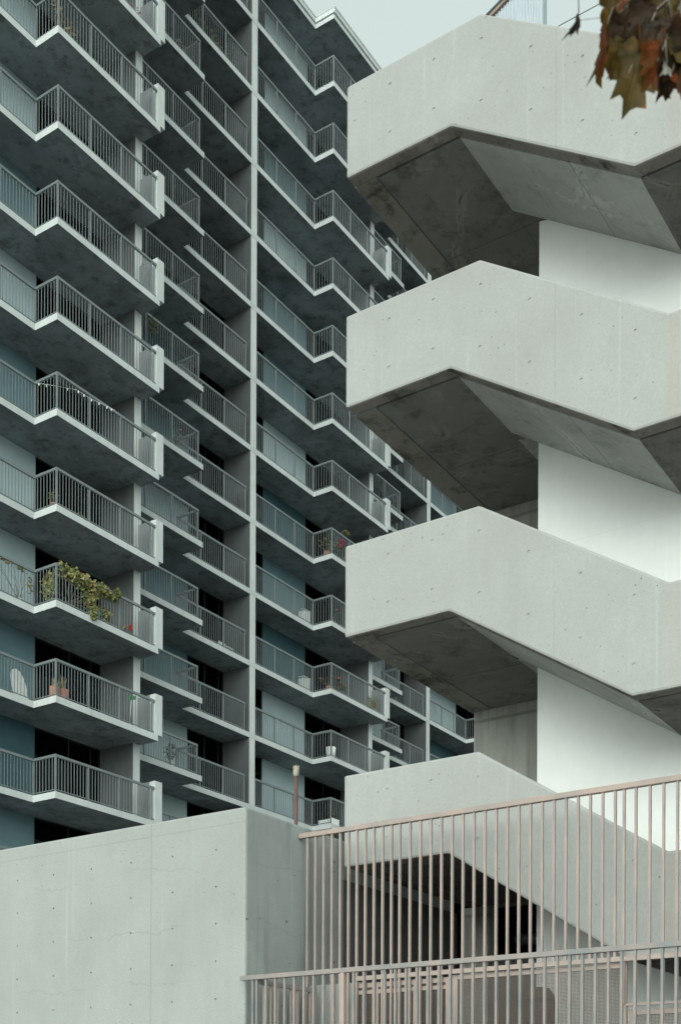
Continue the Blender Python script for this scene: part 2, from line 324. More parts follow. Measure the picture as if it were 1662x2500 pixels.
# ------------------------------------------------------------------ ground
g = MB(); g.box(-40, 1.995, -60, 60, 0.004, 0.008); tag(g.build('bounce_plaza', M['bounce_plaza']), kind='structure')  # unseen pale sheet, added to bounce light onto soffits and white wall
g = MB(); g.box(-400, 600, -400, 600, -0.4, 0.0); tag(g.build('ground', M['asphalt']), kind='structure')
g = MB(); g.box(2.0, 10.9, -60, 60, 0.004, 0.14); tag(g.build('pavement', M['paving']), kind='structure')
g = MB(); g.box(16.4, 37, -20, 60, 0.004, 0.12); tag(g.build('courtyard', M['paving']), kind='structure')
g = MB(); g.box(10.905, 15.97, 0.5, 8.675, 0.0, 0.57 + EYE); tag(g.build('terrace', M['asphalt']), kind='structure')

# ------------------------------------------------------------------ apartment tower
P_, D_ = 17.047, 1.888
S_, H1 = 2.7957, 43.1349
def HB(k): return H1 - (k - 1) * S_ + EYE        # world height of slab k's underside
ST = 0.20
tower = thing('apartment_building', (21.6, 33, 0), 'tall grey concrete apartment tower with zigzag balconies behind the staircase', 'building')
LIGHT = {0: {3: 'panel_mid', 4: 'panel_mid', 5: 'panel_pale', 6: 'panel_pale', 7: 'panel_mid', 8: 'panel_pale', 9: 'panel_mid', 10: 'panel_pale', 11: 'panel_pale', 12: 'panel_mid', 13: 'panel_teal', 14: 'panel_mid'},
         1: {1: 'panel_pale', 2: 'panel_pale', 3: 'panel_mid', 4: 'panel_pale', 5: 'panel_mid', 6: 'panel_mid', 7: 'panel_pale', 8: 'panel_teal', 9: 'panel_mid', 10: 'panel_teal', 11: 'panel_pale', 12: 'panel_pale'},
         2: {6: 'panel_pale', 7: 'panel_mid', 8: 'panel_pale', 9: 'panel_pale', 10: 'panel_teal'}}
BL = {0: {7: 'panel_teal', 8: 'panel_mid', 9: 'panel_pale', 10: 'panel_mid', 11: 'panel_mid', 12: 'panel_pale', 13: 'panel_pale', 14: 'panel_mid'},
      1: {9: 'panel_pale', 10: 'panel_pale', 11: 'panel_mid'}}

def railing(path, zb, parent, posts, end_post=True, name='railing'):
    """handrail, foot rail, posts and balusters along a plan path"""
    mb = MB(); zt = zb + 1.296; z0 = zb + ST
    for (x0, y0), (x1, y1) in zip(path[:-1], path[1:]):
        a = Vector((x0, y0, 0)); b = Vector((x1, y1, 0)); L = (b - a).length; d = (b - a) / L; ax = abs(d.x) > 0.5
        def bx(c, hw, hd, za, zb_):
            if ax: mb.box(c.x - hw, c.x + hw, c.y - hd, c.y + hd, za, zb_)
            else: mb.box(c.x - hd, c.x + hd, c.y - hw, c.y + hw, za, zb_)
        m = (a + b) / 2
        bx(m, L / 2 + 0.028, 0.03, zt - 0.075, zt); bx(m, L / 2, 0.012, z0 + 0.05, z0 + 0.075)
        ps = [p for p in posts if (ax and min(x0, x1) - 0.01 <= p <= max(x0, x1) + 0.01)] if ax else []
        for p in ps: bx(Vector((p, y0, 0)), 0.024, 0.024, z0 - 0.002, zt - 0.074)
        if not ax:
            bx(a, 0.026, 0.026, z0 - 0.002, zt - 0.074); bx(b, 0.0255, 0.0255, z0 - 0.002, zt - 0.074)
        n = max(1, round(L / 0.125))
        for i in range(1, n):
            c = a + d * (L * i / n)
            if any(abs(c.x - p) < 0.05 for p in ps): continue
            bx(c, 0.0095, 0.007, z0 + 0.07, zt - 0.07)
    return mb.build(name, M['rail'], parent)

def window(x0, x1, y, z0, z1, muls, parent, curt=(), glass=True):
    fr = MB(); e = 0.05
    fr.box(x0, x1, y - 0.03, y + 0.03, z0, z0 + e); fr.box(x0, x1, y - 0.03, y + 0.03, z1 - e, z1)
    for x in [x0 + e / 2] + list(muls) + [x1 - e / 2]: fr.box(x - e / 2, x + e / 2, y - 0.029, y + 0.029, z0 + e, z1 - e)
    wo = fr.build('window', M['frame'], parent)
    gl = MB(); gl.box(x0 + e, x1 - e, y - 0.004, y + 0.004, z0 + e, z1 - e); gl.build('glass_pane', M['glass'], wo)
    for cx0, cx1, mat in curt:
        cb = MB(); n = max(6, int((cx1 - cx0) / 0.05)); yy = y + 0.14; pts = []
        for i in range(n + 1):
            t = i / n; xx = cx0 + (cx1 - cx0) * t; pts.append((xx, yy + 0.03 * sin(xx * 38 + 1.3 * sin(xx * 7)) + 0.012 * sin(xx * 91)))
        for (xa, ya), (xb, yb) in zip(pts[:-1], pts[1:]):
            cb.quad([(xa, ya, z0 + 0.03), (xb, yb, z0 + 0.03), (xb, yb, z1 - 0.03), (xa, ya, z1 - 0.03)])
        cb.build('curtain', M[mat], wo, smooth=True)
    return wo

for m in range(3):
    du, dv = P_ * m, D_ * m
    uc = 21.716 + du; uz = 25.64 + du; uA = 30.04 + du; uB = 34.43 + du; ul = 38.40 + du; ur = 38.763 + du
    f0 = 28.112 + dv; f1 = 27.181 + dv; fw_ = 27.96 + dv; f2 = 29.046 + dv; fc = 30.0 + dv
    gA = 29.45 + dv; gB = 31.338 + dv
    kr = {0: range(1, 15), 1: range(1, 13), 2: range(5, 12)}[m]
    last = m == 2
    for k in range(0, 16):
        zb = HB(k); vis = k in kr or k == 0
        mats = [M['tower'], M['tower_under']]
        # slab A with the zigzag edge
        sa = MB()
        polyA = [(uc - 0.04, f0), (uz, f0), (uz, f1), (uA + 0.004, f1), (uA + 0.004, gA + 2.4), (uc - 0.04, gA + 2.4)]
        if k == 0:
            sa.plan(polyA, zb, zb + 0.19, 0, 1)
            o_ = 0.05; sa.plan([(uc - 0.04, f0 - o_), (uz - o_, f0 - o_), (uz - o_, f1 - o_), (uA + o_, f1 - o_), (uA + o_, gA + 2.5), (uc - 0.04, gA + 2.5)], zb + 0.205, zb + 0.40)
            sa.plan([(uc, f0 + 0.02), (uz + 0.02, f0 + 0.02), (uz + 0.02, f1 + 0.02), (uA, f1 + 0.02), (uA, gA + 2.3), (uc, gA + 2.3)], zb + 0.188, zb + 0.207)
            sa.plan([(uc - 0.03, f0 - o_ - 0.02), (uz - o_ - 0.02, f0 - o_ - 0.02), (uz - o_ - 0.02, f1 - o_ - 0.02), (uA + o_, f1 - o_ - 0.02), (uA + o_, f1 + 0.3), (uz + 0.3, f1 + 0.3), (uz + 0.3, f0 + 0.3), (uc, f0 + 0.3)], zb + 0.402, zb + 0.43)
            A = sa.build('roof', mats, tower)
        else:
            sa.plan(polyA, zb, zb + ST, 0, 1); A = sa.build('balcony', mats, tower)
            rp = [(uc + 0.03, f0 + 0.045), (uz + 0.045, f0 + 0.045), (uz + 0.045, f1 + 0.045), (uA - 0.125, f1 + 0.045)]
            if vis: railing(rp, zb, A, [uc + 0.03, uc + 1.30, uc + 2.62, uz + 0.045, uz + 1.365, uz + 2.67, uA - 0.35])
            pr = MB(); pr.box(uA - 0.12, uA + 0.21, f1 + 0.003, f1 + 0.24, zb + ST - 0.004 + 0.004, zb + 1.50)
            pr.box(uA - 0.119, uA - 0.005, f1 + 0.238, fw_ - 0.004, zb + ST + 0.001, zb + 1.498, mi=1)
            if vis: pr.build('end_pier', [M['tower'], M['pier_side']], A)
        # slab B + C
        if not last:
            sb = MB(); polyB = [(uA + 0.008, f2), (uB, f2), (uB, fc), (ur - 0.045, fc), (ur - 0.045, gB + 2.4), (uA + 0.008, gB + 2.4)]
            if k == 0:
                sb.plan(polyB, zb, zb + 0.19, 0, 1); sb.plan([(uA + 0.06, f2 - 0.05), (uB + 0.05, f2 - 0.05), (uB + 0.05, fc - 0.05), (ur - 0.045, fc - 0.05), (ur - 0.045, gB + 2.5), (uA + 0.06, gB + 2.5)], zb + 0.195, zb + 0.40)
                B = sb.build('roof', mats, tower)
            else:
                sb.plan(polyB, zb, zb + ST, 0, 1); B = sb.build('balcony', mats, tower)
                if vis:
                    railing([(uA + 0.03, f2 + 0.045), (uB - 0.24, f2 + 0.045), (uB - 0.24, fc + 0.045), (ul - 0.27, fc + 0.045)], zb, B,
                            [uA + 0.10, uA + 1.41, uA + 2.76, uB - 0.24, uB + 1.08, uB + 2.39, ul - 0.27])
        # facade behind the balconies
        if vis and k > (1 if m == 0 else 0):
            z0 = zb + ST + 0.001; z1 = HB(k - 1) - 0.001
            pa = LIGHT[m].get(k, 'panel_mid')
            window(uc + 0.01, uc + 2.14, gA, z0, z1, [uc + 1.1], tower, [(uc + 0.3, uc + 0.9, 'curtain_dim')] if k % 3 else [])
            pb = MB(); pb.box(uc + 2.145, uc + 5.13, gA - 0.06, gA + 0.05, z0, z1); pb.build('wall_panel', M[pa], tower)
            random.seed(100 * m + k); c1 = random.uniform(0.3, 0.9)
            cur = [(uA - 1.2 - c1 * 0.4, uA - 0.75, 'curtain_dim')] if (k + m) % 3 else []
            if k % 4 == 0: cur = [(uA - 1.65, uA - 0.78, 'curtain'), (uA - 2.9, uA - 2.5, 'curtain_dim')]
            window(uc + 5.135, uA - 0.325, gA, z0, z1, [uc + 6.6, uA - 0.75], tower, cur)
            if not last:
                pb = MB(); pb.box(uA + 0.6, uA + 6.16, gB - 0.06, gB + 0.05, z0, z1)
                pbm = BL[m].get(k)
                if pbm: pb.build('wall_panel', M[pbm], tower)
                else: window(uA + 0.6, uA + 6.155, gB, z0, z1, [uA + 2.4, uA + 4.2], tower, [])
                window(uA + 6.165, ul - 0.005, gB, z0, z1, [uA + 7.22, ul - 0.3], tower, [(uA + 7.25, uA + 7.95, 'curtain' if k > 6 else 'curtain_dim')] + ([(uA + 6.3, uA + 6.9, 'curtain_dim')] if k % 2 else []))
    top = HB(0)
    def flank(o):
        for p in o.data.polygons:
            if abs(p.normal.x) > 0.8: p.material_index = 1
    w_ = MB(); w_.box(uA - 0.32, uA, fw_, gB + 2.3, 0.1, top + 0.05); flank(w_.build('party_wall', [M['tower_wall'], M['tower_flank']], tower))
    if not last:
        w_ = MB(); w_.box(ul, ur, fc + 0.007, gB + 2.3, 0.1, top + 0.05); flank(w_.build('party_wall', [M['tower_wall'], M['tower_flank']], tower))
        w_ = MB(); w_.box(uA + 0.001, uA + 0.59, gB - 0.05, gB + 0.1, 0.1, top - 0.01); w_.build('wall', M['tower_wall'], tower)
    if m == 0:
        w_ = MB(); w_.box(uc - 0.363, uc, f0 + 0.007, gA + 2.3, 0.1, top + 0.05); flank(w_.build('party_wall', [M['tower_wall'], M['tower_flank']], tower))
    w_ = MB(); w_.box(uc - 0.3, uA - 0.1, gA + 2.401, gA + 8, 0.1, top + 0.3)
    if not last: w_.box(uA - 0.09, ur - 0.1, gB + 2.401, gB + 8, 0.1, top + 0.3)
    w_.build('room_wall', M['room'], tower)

# ------------------------------------------------------------------ stair tower
U = 12.67; UI = 12.87; UW = 14.28; UC = 15.98
stair = thing('staircase', (14, 5.5, 0), 'pale concrete outdoor staircase with four stacked angular parapets and a white inner wall', 'staircase')
SS = 2.803
def topside(o):
    for p in o.data.polygons:
        if p.normal.z > 0.3: p.material_index = 1
for k in range(4):
    b = 11.58 - SS * k + EYE; t = 12.70 - SS * k + EYE; q = SS / 2
    tw = t
    mb = MB(); mb.elev([(8.44, b), (8.44, t), (6.61, t), (4.40, t - q), (2.6, t - q), (2.6, b - q), (4.79, b - q), (6.99, b)], U, UI)
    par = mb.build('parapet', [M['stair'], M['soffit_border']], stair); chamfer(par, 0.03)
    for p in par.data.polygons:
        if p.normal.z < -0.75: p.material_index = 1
    hb = b - EYE
    ce = [(7.815, hb + .862), (7.815, hb + .292), (7.215, hb + .872), (7.215, hb + .298), (6.60, hb + .82), (6.60, hb + .115), (5.985, hb + .43), (5.985, hb - .27), (5.37, hb + .035), (5.37, hb - .665), (4.765, hb - .345), (4.765, hb - 1.07)]
    punch(par, [(U, y, z + EYE) for y, z in ce], 0.019, 0.008)
    # end parapet along the far side of the landing
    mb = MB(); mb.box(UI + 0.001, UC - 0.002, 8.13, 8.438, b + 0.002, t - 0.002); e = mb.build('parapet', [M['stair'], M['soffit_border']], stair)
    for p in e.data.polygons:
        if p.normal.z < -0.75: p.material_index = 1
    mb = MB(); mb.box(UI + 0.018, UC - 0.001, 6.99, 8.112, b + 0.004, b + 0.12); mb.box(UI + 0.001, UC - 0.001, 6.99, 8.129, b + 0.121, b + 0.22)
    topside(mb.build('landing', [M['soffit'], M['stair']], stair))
    # flight towards the viewer, with treads
    n = 8; run = 2.2 / n; rise = q / n
    prof = [(6.99, b + 0.004)] + [(6.99, b + 0.22)]
    for i in range(n):
        prof.append((6.99 - run * i - 0.25, b + 0.22 - rise * i)); prof.append((6.99 - run * i - 0.25, b + 0.22 - rise * (i + 1)))
    prof += [(4.79, b + 0.22 - q), (4.79, b - q + 0.004)]
    pr_ = [(6.988, b + 0.004), (6.988, b + 0.2)]
    for i in range(n):
        y1 = 6.988 - run * (i + 1); pr_.append((6.988 - run * i - 0.02, b + 0.2 - rise * (i) )); pr_.append((6.988 - run * i - 0.021, b + 0.2 - rise * (i + 1))); 
    pr_ += [(4.792, b - q + 0.2), (4.792, b - q + 0.004)]
    mb = MB(); mb.elev(pr_, UI + 0.018, UW - 0.003); fl = mb.build('flight', [M['flight'], M['stair']], stair); fixnormals(fl); topside(fl)
    mb = MB(); mb.elev([(6.988, b + 0.10), (6.988, b + 0.2), (4.792, b - q + 0.2), (4.792, b - q + 0.10)], UI + 0.001, UI + 0.017); mb.build('flight', M['soffit'], stair)
    mb = MB(); mb.box(UI + 0.018, UC - 0.001, 2.6, 4.79, b - q + 0.004, b - q + 0.12); mb.box(UI + 0.001, UC - 0.001, 2.6, 4.789, b - q + 0.121, b - q + 0.22)
    topside(mb.build('landing', [M['soffit'], M['stair']], stair))
    mb = MB(); mb.box(UW - 0.002, UW + 0.2, 6.60, 6.989, b + 0.006, b + 0.2); mb.build('landing', M['soffit'], stair)
    if k == 0:
        mb = MB(); mb.box(UW + 0.203, UC - 0.002, 4.2, 6.989, b + 0.008, b + 0.2); mb.build('landing', M['soffit'], stair)
    else:
        mb = MB(); mb.elev([(6.988, b + 0.004), (6.988, b + 0.22), (4.792, b + q + 0.22), (4.792, b + q + 0.004)], UW + 0.203, UC - 0.002); fl = mb.build('flight', [M['flight'], M['stair']], stair); fixnormals(fl); topside(fl)
mb = MB(); mb.elev([(6.62, 0.0), (6.62, 11.3 + EYE), (6.0, 11.2 + EYE), (4.45, 10.3 + EYE), (4.45, 0.0)], UW, UW + 0.2); sw = mb.build('inner_wall', M['white'], stair); fixnormals(sw)
mb = MB(); mb.box(UC, UC + 0.22, 2.6, 8.40, 3.17 + EYE, 11.9 + EYE); mb.box(UC + 0.003, UC + 0.22, 8.16, 8.60, 0, 3.168 + EYE); 
mb.box(UC + 0.001, UC + 0.22, 2.6, 6.6, 2.421 + EYE, 3.169 + EYE); mb.build('rear_wall', M['backwall'], stair)
mb = MB(); mb.box(UC + 0.002, UC + 0.22, 2.6, 8.158, 0, 2.42 + EYE); mb.build('rear_wall', M['understair_shade'], stair)  # lower rear wall, coloured dark in place of under-stair shade
mb = MB(); mb.box(UC + 2.0, UC + 2.2, 2.6, 9.6, 0, 3.9 + EYE); mb.box(UC + 0.23, UC + 2.2, 2.6, 9.6, 3.3 + EYE, 3.5 + EYE); mb.box(UC + 0.23, UC + 2.0, 9.4, 9.6, 0, 3.29 + EYE); mb.build('recess_wall_and_shade_lining', M['room'], stair)
mb = MB(); mb.box(13.0, UC - 0.003, 8.655, 8.679, 0.58 + EYE, 3.10 + EYE); mb.build('recess_wall_and_shade_lining', M['understair_shade'], stair)  # added dark sheet over the podium wall, standing in for shade
# steel tube fixed in the opening under the stair
tb = thing('wall_tube', (UC + 0.6, 7.9, 2.72 + EYE), 'dull horizontal steel tube in the dark opening under the staircase', 'pipe')
mb = MB(); mb.tube([(UC + 0.6, 8.0, 2.74 + EYE), (UC + 0.6, 5.8, 2.74 + EYE)], 0.085, 16); mb.build('tube', M['steel'], tb, smooth=True)
mb = MB(); mb.tube([(UC + 0.6, 8.0, 2.74 + EYE), (UC + 0.6, 7.93, 2.74 + EYE)], 0.1, 16); mb.build('end_cap', M['dark'], tb, smooth=True)
mb = MB(); mb.tube([(UC + 0.6, 7.5, 2.8 + EYE), (UC + 0.6, 7.5, 3.3 + EYE)], 0.012, 8); mb.build('hanger', M['dark'], tb)

# ------------------------------------------------------------------ podium
pod = thing('concrete_podium', (13.5, 20, 0), 'broad pale concrete podium block with tie holes at the lower left', 'wall')
mb = MB(); mb.box(11.05, 15.9, 8.68, 42, 0, 3.604 + EYE); pw = mb.build('block', [M['podium'], M['podium_side']], pod); chamfer(pw, 0.03)
for p in pw.data.polygons:
    if p.normal.y < -0.8: p.material_index = 1
hol = [(11.05, 9.105 + 0.6585 * i, z + EYE) for i in range(0, 8) for z in (3.163, 2.742, 2.318, 1.89, 1.46)]
punch(pw, hol, 0.011, 0.03)
# vent pipe
vp = thing('vent_pipe', (14.6, 10.55, 3.604 + EYE), 'thin rusty brown vent pipe with a pale cap rising over the podium', 'pipe')
mb = MB(); mb.tube([(14.6, 10.55, 3.604 + EYE), (14.6, 10.55, 5.12 + EYE)], 0.028, 14); mb.build('pipe', M['rusty'], vp, smooth=True)
mb = MB(); mb.tube([(14.6, 10.55, 5.06 + EYE), (14.6, 10.55, 5.09 + EYE), (14.6, 10.55, 5.19 + EYE), (14.6, 10.55, 5.2 + EYE)], [0.034, 0.043, 0.046, 0.036], 14)
for i in range(5):
    a = 2 * pi * i / 5; mb.box(14.6 + 0.036 * cos(a) - .007, 14.6 + 0.036 * cos(a) + .007, 10.55 + 0.036 * sin(a) - .007, 10.55 + 0.036 * sin(a) + .007, 5.19 + EYE, 5.215 + EYE)
mb.build('cap', M['cap'], vp)

# low concrete wall behind the fences
mb = MB(); mb.box(12.26, 12.6, 7.93, 8.66, 0.57 + EYE, 1.70 + EYE); o = mb.build('low_wall', M['podium']); tag(o, 'low pale concrete wall between the side guard and the mesh screens', 'wall'); chamfer(o, 0.012)

# ------------------------------------------------------------------ pinkish steel fences
def fence_bars(root, ys, x, z0, z1, w=0.024, d=0.03, mat='pink'):
    for y in ys:
        mb = MB(); mb.box(x - d / 2, x + d / 2, y - w / 2, y + w / 2, z0, z1); mb.build('baluster', M[mat], root)
zt = 1.68 + EYE; zd = 0.57 + EYE
lf = thing('front_railing', (10.96, 5.6, zd), 'pinkish steel railing running across the bottom of the photo, nearest to the viewer', 'railing')
mb = MB(); mb.box(10.925, 10.985, 2.2, 8.655, zt - 0.052, zt); o = mb.build('top_rail', M['pink2'], lf); chamfer(o, 0.005)
mb = MB(); mb.box(10.945, 10.975, 2.2, 8.50, zd + 0.08, zd + 0.11); mb.build('bottom_rail', M['pink2'], lf)
fence_bars(lf, [8.49] + [8.437 - 0.1276 * i for i in range(0, 49) if i != 9], 10.955, zd + 0.1, zt - 0.05, mat='pink2')
mb = MB(); mb.box(10.93, 10.98, 7.27, 7.32, zd, zt - 0.051); mb.build('post', M['pink'], lf)
gr = thing('side_guard', (11.5, 8.46, zd), 'short pinkish guard rail running back from the front railing along the podium', 'railing')
mb = MB(); mb.box(10.99, 12.08, 8.425, 8.465, 1.585 + EYE, 1.635 + EYE); mb.build('top_rail', M['pink2'], gr)
for i in range(8):
    x = 11.10 + 0.127 * i; mb = MB(); mb.box(x - 0.014, x + 0.014, 8.43, 8.46, zd, 1.586 + EYE); mb.build('baluster', M['pink'], gr)
XU = 12.08; zu = 3.49 + EYE; zm = 1.74 + EYE
uf = thing('tall_fence', (XU, 5.6, zd), 'tall pinkish steel bar fence fixed to the podium wall in front of the staircase', 'fence')
mb = MB(); mb.box(XU - 0.03, XU + 0.03, 2.2, 8.674, zu - 0.06, zu); o = mb.build('top_rail', M['pink'], uf); chamfer(o, 0.006)
mb = MB(); mb.box(XU - 0.024, XU + 0.024, 2.2, 7.9, zm - 0.05, zm); mb.build('middle_rail', M['pink'], uf)
ysL = [8.555 - 0.1165 * i for i in range(0, 11)]; ys2 = [7.28 - 0.134 * i for i in range(0, 21)]; 
fence_bars(uf, [y for y in ysL if y > 7.95], XU, zd, zu - 0.058)
fence_bars(uf, [y for y in ysL + ys2 if 6.62 < y <= 7.95], XU - 0.002, zd, zu - 0.059)
fence_bars(uf, [y for y in ys2 if 4.67 < y <= 6.62], XU, zm - 0.002, zu - 0.06)
ys3 = [4.668 - 0.152, 4.37, 4.23, 4.09, 3.95, 3.81, 3.67, 3.53]
fence_bars(uf, [4.64] + ys3, XU, 1.262 + EYE, zu - 0.06)
mb = MB(); mb.box(XU - 0.02, XU + 0.02, 2.2, 4.60, 1.235 + EYE, 1.262 + EYE); mb.build('middle_rail', M['pink'], uf)

def mesh_panel(name, y0, y1, z1, label, cols, pitch=0.0145, double=False):
    r = thing(name, (XU, (y0 + y1) / 2, zd), label, 'mesh panel', 'wire mesh panels under the tall fence')
    mb = MB(); z0 = zd; x0, x1 = XU + 0.028, XU + 0.062
    for a, b in [(y0, y0 + 0.065), (y1 - 0.065, y1)] + [(c - 0.02, c + 0.02) for c in cols]: mb.box(x0, x1, a, b, z0, z1)
    mb.box(x0 + 0.001, x1 - 0.001, y0 + 0.06, y1 - 0.06, z1 - 0.055, z1 - 0.001); mb.box(x0 + 0.001, x1 - 0.001, y0 + 0.06, y1 - 0.06, z0, z0 + 0.05)
    if double: mb.box(x0 + 0.002, x1 - 0.002, y0 + 0.06, y1 - 0.06, z1 - 0.13, z1 - 0.085)
    mb.build('panel_frame', M['pink'], r)
    wm = MB(); y = y0 + 0.065; xm = (x0 + x1) / 2; hw = 0.0022
    while y < y1 - 0.06: wm.box(xm, xm + 2 * hw, y - hw, y + hw, z0 + 0.04, z1 - 0.05); y += pitch
    z = z0 + 0.05
    while z < z1 - 0.05: wm.box(xm - 2 * hw, xm - 0.0002, y0 + 0.06, y1 - 0.06, z - hw, z + hw); z += pitch
    wm.build('mesh', M['wire'], r)
mesh_panel('mesh_panel', 6.64, 7.93, 1.665 + EYE, 'wire mesh panel with upright bars before it, left of the wide one', [7.6, 7.1], double=True)
mesh_panel('mesh_panel', 4.62, 6.62, 1.685 + EYE, 'widest wire mesh panel, in the middle of the row', [])
mesh_panel('mesh_panel', 2.3, 4.60, 1.20 + EYE, 'lower wire mesh panel at the right end of the row', [])
# rounded shape behind the wide mesh, of unknown kind, built as a bin
bn = thing('bin', (12.95, 5.95, zd), 'dull brown rounded shape, perhaps a bin, standing behind the widest mesh panel', 'bin')
mb = MB(); prof = [(0.15, 0), (0.17, 0.1), (0.18, 0.86), (0.165, 0.94), (0.11, 1.01), (0.0, 1.03)]
mb.tube([(12.98, 5.98, zd + h) for r, h in prof], [max(r, 0.002) for r, h in prof], 24); mb.build('body', M['brown'], bn, smooth=True)
mb = MB(); mb.tube([(12.98, 5.98, zd + 0.84), (12.98, 5.98, zd + 0.88)], 0.188, 24); mb.build('rim', M['dark'], bn)

# ------------------------------------------------------------------ corrugated building far behind and a cable
cb = thing('corrugated_building', (31, 18, 0), 'pale blue corrugated sheet building just showing above the top parapet', 'building')
mb = MB(); y = 13.83; i = 0
pts = []
while y < 15.6: pts.append((y, 0.0 if i % 4 < 2 else 0.02)); y += 0.02; i += 1
zt_ = lambda y: 30.42 + EYE - (y - 13.83) * 0.44
for (ya, da), (yb, db) in zip(pts[:-1], pts[1:]): mb.quad([(30 + da, ya, 0), (30 + db, yb, 0), (30 + db, yb, zt_(yb)), (30 + da, ya, zt_(ya))])
mb.quad([(30, 13.83, 0), (30, 13.83, zt_(13.83)), (30.25, 13.83, zt_(13.83)), (30.25, 13.83, 0)]); mb.quad([(30, 15.6, 0), (30.25, 15.6, 0), (30.25, 15.6, zt_(15.6)), (30, 15.6, zt_(15.6))])
mb.build('wall', M['galv'], cb)
mb = MB(); mb.elev([(13.83, zt_(13.83)), (13.83, zt_(13.83) + .09), (15.6, zt_(15.6) + .09), (15.6, zt_(15.6))], 29.93, 30.3); o = mb.build('eaves_board', M['wood'], cb); fixnormals(o)
mb = MB(); mb.elev([(13.9, zt_(13.9) + .125), (13.9, zt_(13.9) + .2), (15.6, zt_(15.6) + .2), (15.6, zt_(15.6) + .125)], 29.88, 30.35); o = mb.build('roof', M['galv'], cb); fixnormals(o)
mb = MB(); a = Vector((20, 8.906, 19.09 + EYE)); d = Vector((0, 0, 0)); pts = []
p0 = Vector((20, 9.9, 18.75 + EYE)); p1 = Vector((20, 8.906, 19.075 + EYE)); p2 = Vector((20.0, 8.048, 19.087 + EYE + 0.0)); p3 = Vector((20, 5.0, 19.6 + EYE))
mb.tube([Vector((20, 9.5, 18.9 + EYE)), p1, p2, p3, Vector((20, 0, 21.5 + EYE))], 0.008, 6)
tag(mb.build('overhead_cable', M['cable']), 'thin dark overhead cable slanting up behind the maple leaves', 'cable')

# ------------------------------------------------------------------ balcony plants and belongings
def rnd_leaf(mb, c, size, mi=0, elong=1.6):
    d = Vector((random.gauss(0, 1), random.gauss(0, 1), random.gauss(0, 0.7))).normalized(); s = d.orthogonal().normalized()
    s = (Matrix.Rotation(random.uniform(0, 6.28), 3, d) @ s); n = d.cross(s)
    a = c + d * size * elong * 0.5; b = c - d * size * elong * 0.5
    mb.quad([b, c - d * size * .1 + s * size * .45 + n * size * .1, a, c - d * size * .1 - s * size * .45 + n * size * .1], mi)
def plant(name, label, cat, base, blobs, leafmat, n, size, flowers=0, flmat='red', pot=None, potmat='terra', stems=4, flsize=None, elong=1.6, group=None):
    """blobs: list of (centre, radii); leaves spread through their volume, stems rise from the base"""
    r = thing(name, base, label, cat, group); base = Vector(base); z0 = base.z
    if pot:
        pr, ph_ = pot; mb = MB(); mb.tube([base + Vector((0, 0, 0.001)), base + Vector((0, 0, ph_ * .85)), base + Vector((0, 0, ph_ * .86)), base + Vector((0, 0, ph_))], [pr * .75, pr * .95, pr * 1.06, pr * 1.06], 16)
        mb.build('pot', M[potmat], r, smooth=False); z0 += ph_
    st = MB(); lf_ = MB(); fls = []
    for c, rad in blobs:
        c = Vector(c); rad = Vector(rad)
        for i in range(stems):
            e = c + Vector([random.uniform(-.7, .7) * q for q in rad]); s0 = Vector((base.x + random.uniform(-.04, .04), base.y + random.uniform(-.03, .03), z0 - 0.02)); m_ = (s0 + e) / 2 + Vector((random.uniform(-.06, .06), random.uniform(-.04, .04), .05))
            st.tube([s0, m_, e], [0.008, 0.006, 0.003], 5)
        for i in range(n):
            while True:
                q = Vector([random.uniform(-1, 1) for _ in range(3)])
                if q.length < 1: break
            q = q * (0.55 + 0.45 * random.random()); p = c + Vector((q.x * rad.x, q.y * rad.y, q.z * rad.z)); rnd_leaf(lf_, p, size * random.uniform(.6, 1.25), 0, elong)
        for i in range(flowers):
            q = Vector([random.uniform(-1, 1) for _ in range(3)]); p = c + Vector((q.x * rad.x, q.y * rad.y, abs(q.z) * rad.z)) * .9
            fl = MB(); fls.append(fl)
            for j in range(7): rnd_leaf(fl, p + Vector([random.uniform(-.025, .025) for _ in range(3)]), flsize or 0.05, 0, 1.1)
    st.build('stem', M['stem'], r); lf_.build('foliage', M[leafmat], r)
    for fl in fls: fl.build('flower', M[flmat], r)
    return r
def FL(k): return HB(k) + ST + 0.001            # floor level of balcony k
F1 = 27.181
random.seed(21)
z = FL(11)
plant('climbing_plant', 'large yellowing green climber spilling over the left balcony railing with red flowers', 'plant', (26.5, 27.5, z),
      [((26.0, 27.30, z + 1.00), (.36, .22, .30)), ((26.35, 27.24, z + .98), (.38, .24, .30)), ((26.75, 27.22, z + .92), (.42, .26, .34)), ((27.15, 27.2, z + .85), (.40, .24, .34)), ((27.55, 27.22, z + .92), (.36, .22, .24)), ((27.95, 27.2, z + .92), (.34, .18, .18)),
       ((26.95, 27.18, z + .48), (.34, .17, .34)), ((27.1, 27.12, z + .12), (.18, .10, .26)), ((27.7, 27.3, z + .3), (.36, .14, .26)), ((25.75, 27.6, z + .55), (.12, .4, .45)), ((28.2, 27.2, z + 1.1), (.14, .1, .16))], 'leaf_green', 300, 0.095, flowers=1, flmat='red', pot=(.16, .28), potmat='brown', stems=2, elong=1.15)
plant('trailing_vine', 'thin green vine trailing along the railing left of the large climber', 'plant', (25.3, 28.4, z),
      [((25.2, 28.16, z + .95), (.3, .06, .12)), ((24.6, 28.16, z + .98), (.4, .05, .10)), ((24.1, 28.15, z + 1.0), (.3, .05, .14)), ((25.5, 28.1, z + .6), (.12, .1, .35))], 'leaf_olive', 26, 0.075, stems=2, pot=(.1, .18), potmat='cloth_white', elong=1.3)
